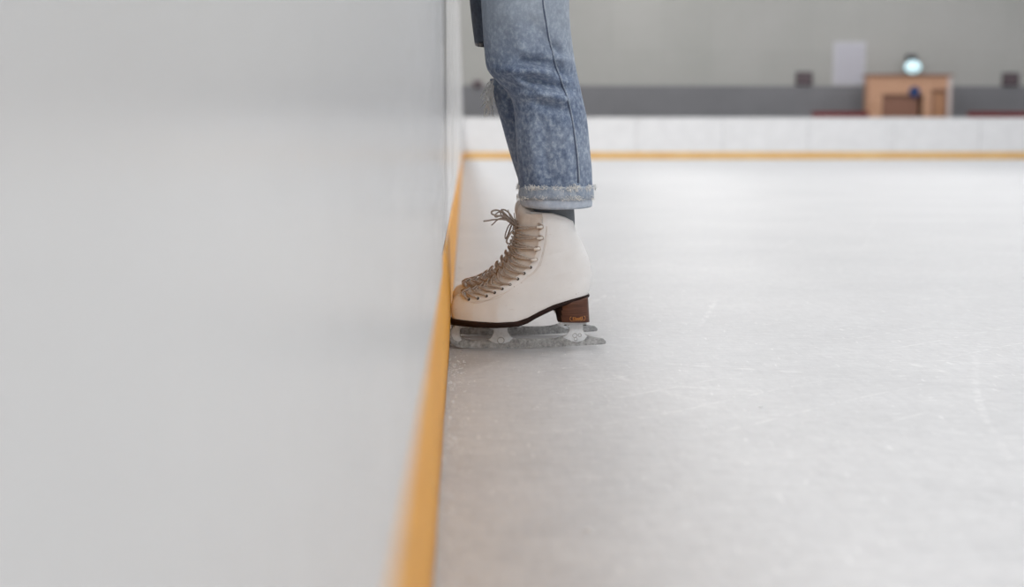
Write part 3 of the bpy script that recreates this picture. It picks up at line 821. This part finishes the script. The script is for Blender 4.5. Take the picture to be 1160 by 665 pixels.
# hips of the jeans
zt_ = w3(600, -176, YN).z
hips = []
cyh = (YN + YF) / 2
for k, (z, cx_, hx, hy) in enumerate([(zt_ - .02, w3(610, 0, YN).x + .012, .092, .168), (zt_ + .03, w3(610, 0, YN).x + .014, .108, .18), (zt_ + .08, w3(610, 0, YN).x + .01, .11, .18), (zt_ + .13, w3(610, 0, YN).x, .1, .168), (zt_ + .17, w3(600, 0, YN).x, .094, .158)]):
    hips.append([Vector((cx_ + hx * math.cos(2 * PI * j / 64), cyh + hy * math.sin(2 * PI * j / 64), z)) for j in range(64)])
loft(bm, hips)
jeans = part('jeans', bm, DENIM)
jeans.data.materials.append(DENIM_DARKER)
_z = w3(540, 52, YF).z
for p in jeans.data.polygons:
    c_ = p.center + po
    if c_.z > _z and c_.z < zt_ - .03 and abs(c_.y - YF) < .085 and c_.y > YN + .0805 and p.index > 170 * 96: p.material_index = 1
md = jeans.modifiers.new('thick', 'SOLIDIFY'); md.thickness = .0018; md.offset = -1
# outseam of the near leg and the far leg
bm = BM()
seam_px = [(614.5, -30), (614.6, 0), (617, 18), (619.3, 32), (622, 47), (624.8, 59), (629, 75), (634, 90), (639, 103), (643, 116), (646.2, 130), (649.5, 150), (652.4, 172), (654, 190), (654.6, 207)]
def near_side_y(px, py):
    z = w3(px, py, YN).z; x = w3(px, py, YN).x
    row = min(nrows, key=lambda r: abs(r[0].z - z))
    v = min((p for p in row if p.y < YN), key=lambda p: abs(p.x - x)); return v.y
spts = []
for px, py in [tuple(v)[:2] for v in catmull([(a_, b_, 0) for a_, b_ in seam_px], 120)]:
    # the side stands nearer than the leg's axis: keep the pixel by using that depth
    yy = near_side_y(px, py); yy = near_side_y(P(px, py, yy).x / 1 and px, py)
    q = P(px, py, yy); row = min(nrows, key=lambda r: abs(r[0].z - q.z)); v = min((p for p in row if p.y < YN), key=lambda p: abs(p.x - q.x))
    spts.append(Vector((q.x, v.y - .0004, q.z)))
for _ in range(4): spts = [spts[0]] + [(spts[i - 1] + spts[i] * 2 + spts[i + 1]) / 4 for i in range(1, len(spts) - 1)] + [spts[-1]]
tube(bm, spts, .0010, 6)
part('outseam', bm, SEAM, jeans)
bm = BM(); tube(bm, [p + Vector((.0024, -.0002, 0)) for p in spts], .0010, 6); part('outseam_ridge', bm, WORN, jeans)

# turned-up cuffs with frayed edges
def cuff(Y, ys, l0, r0, s=1.0, oy=0, name='cuff'):
    def row(py, l, r, hy, k=0, dip=0, jag=0):
        a = P(l, py, Y); b = P(r, py, Y); cx_, hw = (a.x + b.x) / 2, (b.x - a.x) / 2; out = []
        for j in range(128):
            th = 2 * PI * j / 128; c_, s_ = math.cos(th), math.sin(th)
            ux = (abs(c_) ** .9) * (1 if c_ > 0 else -1); uy = (abs(s_) ** .9) * (1 if s_ > 0 else -1)
            d = .0012 * noise.noise(Vector((c_ * 4, s_ * 4, k))) + jag * noise.noise(Vector((c_ * 22, s_ * 22, k)))
            zz = a.z + dip * abs(s_) + jag * .9 * noise.noise(Vector((c_ * 30, s_ * 30, k + 5)))
            out.append(Vector((cx_ + (hw + d) * ux, Y + (hy + d) * uy, zz)))
        return out
    y = lambda v: 165 + (v - 165) * s + oy
    bm = BM()
    loft(bm, [row(y(210.8), l0 + 1.2, r0 - 1.2, ys, 0, 0, .0012), row(y(210.3), l0 + .1, r0 - .3, ys + .0026, 0, 0, .0012), row(y(213), l0 - .6, r0 + .4, ys + .0036, .1), row(y(219), l0 - .8, r0 + .9, ys + .0042, .3), row(y(223.6), l0 - .9, r0 + 1.3, ys + .0056, .5, 0, .0008), row(y(225.2), l0 + .4, r0 + .2, ys + .0022, .6, 0, .0008), row(y(224.6), l0 + 1.6, r0 - 1.6, ys - .002, .6)])
    c1 = part(name, bm, WORN, jeans); md = c1.modifiers.new('t', 'SOLIDIFY'); md.thickness = .0012
    bm = BM()
    loft(bm, [row(y(223.5), l0 + 1, r0 - 1, ys - .0005, 1), row(y(227), l0 + .6, r0 - .6, ys + .001, 1.1, -.0005), row(y(231), l0 + 1.2, r0 - .6, ys + .0012, 1.2, -.003), row(y(232.6), l0 + 2, r0 - 1, ys, 1.3, -.0052), row(y(232.2), l0 + 3.4, r0 - 2.4, ys - .003, 1.3, -.005), row(y(228), l0 + 3.6, r0 - 2.6, ys - .0035, 1.3, -.002)])
    c2 = part('cuff_underside', bm, DENIM2, jeans)
    # frayed threads
    bm = BM(); rnd = random.Random(int(Y * 100))
    for line, n_t, ln in ((y(212.2), 900, .0036), (y(223.4), 560, .0030)):
        a = P(l0 - .4, line, Y); b = P(r0 + .6, line, Y); cx_, hw = (a.x + b.x) / 2, (b.x - a.x) / 2
        for k in range(n_t):
            th = rnd.uniform(0, 2 * PI)
            if rnd.random() < .35: th = PI * 1.5 + rnd.gauss(0, .9)
            if noise.noise(Vector((math.cos(th) * 4, math.sin(th) * 4, line * .4))) < rnd.uniform(-.35, .3): continue
            c_, s_ = math.cos(th), math.sin(th); ux = (abs(c_) ** .9) * (1 if c_ > 0 else -1); uy = (abs(s_) ** .9) * (1 if s_ > 0 else -1)
            p0 = Vector((cx_ + (hw + .0035) * ux, Y + (ys + .0046) * uy, a.z + rnd.gauss(0, .0022)))
            t_ = Vector((-s_, c_, 0)); o_ = Vector((c_, s_, 0))
            q = [p0]; dr_ = t_ * rnd.uniform(-1, 1) + Vector((0, 0, rnd.uniform(-.7, .9))) + o_ * rnd.uniform(0, .35)
            for m_ in range(4):
                dr_ = dr_ + Vector((rnd.uniform(-.5, .5), rnd.uniform(-.4, .4), rnd.uniform(-.5, .5)))
                q.append(q[-1] + dr_.normalized() * ln * .34 * rnd.uniform(.6, 1.4))
            tube(bm, q, rnd.uniform(.0003, .0005), 4)
    f = part('frayed_edge', bm, FRAY, jeans); f['kind'] = 'stuff'
cuff(YN, .067, 588.6, 671.5)
cuff(YF, .062, 590, 650, .93, 0)
# frayed threads of the torn knee on the far leg
bm = BM(); rnd = random.Random(5)
for k in range(60):
    edge = rnd.random()
    a0 = rnd.uniform(-1.0, .5)
    p0 = P(557.5 + 3 * (1 - math.cos(a0)), rnd.uniform(88, 112), YF) + Vector((0, math.sin(a0) * .055, 0))
    q = [p0]; d_ = Vector((rnd.uniform(-.9, .1), rnd.uniform(-.5, .2), rnd.uniform(-1.0, .1)))
    for m_ in range(8):
        d_ = d_ * .8 + Vector((rnd.uniform(-.35, .3), rnd.uniform(-.3, .3), rnd.uniform(-.75, .1)))
        q.append(q[-1] + d_.normalized() * rnd.uniform(.003, .0065))
    tube(bm, q, rnd.uniform(.0005, .0009), 5)
for k in range(26):
    p0 = P(538 + rnd.uniform(0, 8), 50.5, YF) + Vector((0, rnd.uniform(-.05, .01), 0))
    q = [p0]
    for m_ in range(3): q.append(q[-1] + Vector((rnd.uniform(-.3, .3), rnd.uniform(-.3, .3), -1)).normalized() * rnd.uniform(.001, .002))
    tube(bm, q, .0003, 4)
f = part('torn_knee_threads', bm, FRAY, jeans); f['kind'] = 'stuff'
# socks
def sock(Y, s):
    y = lambda v: 165 + (v - 165) * s
    bm = BM(); rows = []
    dx = P(512.5, 346, YF).x - X0 if s < 1 else 0
    for k in range(16):
        u = k / 15; py = 262 - 60 * u
        a = P(600 + 1.2 * u, py, YN); b = P(650.6 + .6 * math.sin(u * 9) * .8, py, YN)
        cx_, hw = (a.x + b.x) / 2 + dx, (b.x - a.x) / 2
        rows.append([Vector((cx_ + hw * math.cos(2 * PI * j / 72), Y + .034 * math.sin(2 * PI * j / 72), a.z)) for j in range(72)])
    vr = loft(bm, rows)
    part('sock', bm, SOCK)
sock(YN, 1); sock(YF, .93)

# body: one continuous skinned figure (legs inside jeans and boots, arms resting on the board)
def skin_body(name, V, E, root, mat, parent, sub=2):
    me = bpy.data.meshes.new(name); me.from_pydata([tuple(Vector(v[:3]) - po) for v in V], E, [])
    o = link(name, me, mat, parent)
    sm_ = o.modifiers.new('skin', 'SKIN'); sm_.use_smooth_shade = True
    for i, v in enumerate(V):
        d = me.skin_vertices[0].data[i]; r = v[3]
        d.radius = r if isinstance(r, tuple) else (r, r); d.use_root = (i == root)
    ss = o.modifiers.new('sub', 'SUBSURF'); ss.levels = sub; ss.render_levels = sub
    return o
xa = w3(625, 250, YN).x; xk = w3(603, 95, YN).x; xh = w3(604, 0, YN).x + .015
V = []; E = []
def add(x, y, z, r, prev=None):
    V.append((x, y, z, r)); 
    if prev is not None: E.append((prev, len(V) - 1))
    return len(V) - 1
pel = add(xh, cyh, .94, (.11, .08))
w1_ = add(xh - .02, cyh, 1.06, (.10, .075), pel)
ch = add(xh - .05, cyh, 1.22, (.115, .085), w1_)
sh = add(xh - .07, cyh, 1.36, (.10, .07), ch)
nk = add(xh - .085, cyh, 1.45, .048, sh)
hd0 = add(xh - .095, cyh, 1.53, (.062, .072), nk)
hd1 = add(xh - .10, cyh, 1.60, (.075, .092), hd0)
hd2 = add(xh - .095, cyh, 1.67, (.06, .075), hd1)
fdx = P(512.5, 346, YF).x - X0
for Y, sg, dxx in ((YN, -1, 0), (YF, 1, fdx)):
    hip = add(xh, cyh + sg * .085, .88, .078, pel)
    kn0 = add(xh - .004, Y + sg * -.003, .70, .062, hip)
    kn = add(xk + .004, Y, .50, .046, kn0)
    cf = add(xk + .02, Y, .38, .046, kn)
    an = add(xa + dxx, Y, .235, .024, cf)
    hl = add(xa + dxx + .008, Y, .155, .020, an)
    bl_ = add(xa + dxx - .075, Y, .10, .016, hl)
    add(xa + dxx - .13, Y, .082, .012, bl_)
    # arm: shoulder, elbow, wrist, palm on the cap rail
    s1 = add(xh - .07, cyh + sg * .16, 1.36, .048, sh)
    el = add(xh - .02, cyh + sg * .24, 1.12 + .07, .036, s1)
    wr = add(-.03, cyh + sg * .16, 1.185, .024, el)
    pm = add(-.065, cyh + sg * .145, 1.178, (.016, .030), wr)
    for f_i in range(4):
        oy_ = (f_i - 1.5) * .018
        k1 = add(-.10, cyh + sg * (.145 + oy_), 1.176 , .0085, pm)
        k2 = add(-.125 + abs(f_i - 1.5) * .006, cyh + sg * (.143 + oy_ * 1.1), 1.168, .0075, k1)
        add(-.138 + abs(f_i - 1.5) * .008, cyh + sg * (.142 + oy_ * 1.15), 1.150, .007, k2)
    th1 = add(-.055, cyh + sg * .112, 1.176, .011, pm); add(-.078, cyh + sg * .098, 1.170, .009, th1)
body = skin_body('body', V, E, pel, SKIN, person, 2)
# sweater
V = []; E = []
a0 = add(xh + .005, cyh, .97, (.15, .105)); a1 = add(xh - .02, cyh, 1.08, (.135, .1), a0); a2 = add(xh - .05, cyh, 1.22, (.145, .105), a1); a3 = add(xh - .07, cyh, 1.36, (.12, .085), a2); a4 = add(xh - .083, cyh, 1.425, (.062, .062), a3)
for sg in (-1, 1):
    s1 = add(xh - .07, cyh + sg * .17, 1.355, .062, a3); s2 = add(xh - .02, cyh + sg * .245, 1.19, .05, s1); add(-.02, cyh + sg * .16, 1.19, .036, s2)
skin_body('sweater', V, E, a0, SWEATER, person, 2)
bm = BM(); r = bmesh.ops.create_uvsphere(bm, u_segments=32, v_segments=20, radius=1)
for v in bm.verts:
    p = v.co.copy(); v.co = Vector((xh - .075 + p.x * .1 , cyh + p.y * .095, 1.63 + p.z * (.11 if p.z > 0 else .2)))
    if p.x < -.2 and p.z < .35: v.co.x = max(v.co.x, xh - .10)
part('hair', bm, HAIR)
# face features: nose, eyes, mouth on the head
bm = BM(); r = bmesh.ops.create_uvsphere(bm, u_segments=12, v_segments=8, radius=.012); bmesh.ops.scale(bm, verts=bm.verts, vec=(1.3, .8, 1.5)); bmesh.ops.translate(bm, verts=bm.verts, vec=(xh - .178, cyh, 1.565)); part('nose', bm, SKIN)

# ------------------------------------------------------------------ shaved snow along the kick plate and loose flecks
m = M('snow', .7); m.color(m.ramp(m.noise(300), [(.3, s2l((232, 234, 236))), (.7, s2l((246, 247, 248)))])); SNOW = m.m
bm = BM(); rnd = random.Random(11)
def crumb(x, y, r):
    q = bmesh.ops.create_icosphere(bm, subdivisions=1, radius=r)
    for v in q['verts']: v.co *= rnd.uniform(.6, 1.25); v.co.z *= .55
    bmesh.ops.translate(bm, verts=q['verts'], vec=(x, y, r * .3))
for k in range(1500):
    y = .75 + 3.8 * rnd.random() ** 1.1; x = XW + .002 + abs(rnd.gauss(0, .012)) + (.02 * rnd.random() if rnd.random() < .25 else 0)
    if noise.noise(Vector((0, y * 6, 9))) < -.15 and rnd.random() < .8: continue
    crumb(x, y, rnd.uniform(.0004, .0018) * (1 if rnd.random() < .93 else 1.7))
for k in range(420):
    y = rnd.uniform(1.1, 4.5); x = rnd.uniform(0, 1.3) * rnd.random() ** .5
    crumb(x, y, rnd.uniform(.0003, .0011))
for px, py, r in ((664, 602, .0028), (669, 602.5, .0024), (862, 462, .003), (640, 402, .002), (800, 487, .002)):
    Yg = ground_depth(px, py); g = P(px, py, Yg); crumb(g.x, g.y, r)
sn = obj('snow', bm, SNOW); tag(sn, 'crumbs of shaved snow scattered on the ice along the yellow kick plate', 'snow', kind='stuff')

# ------------------------------------------------------------------ view
sc = bpy.context.scene
sc.view_settings.view_transform = 'Standard'; sc.view_settings.look = 'None'
sc.view_settings.exposure = -1.12; sc.view_settings.gamma = 1.0; sc.view_settings.use_curve_mapping = False
sc.render.engine = 'CYCLES'
sc.cycles.use_denoising = True
sc.cycles.max_bounces = 10; sc.cycles.diffuse_bounces = 6; sc.cycles.glossy_bounces = 4
sc.cycles.caustics_reflective = False; sc.cycles.caustics_refractive = False; sc.cycles.sample_clamp_indirect = 8
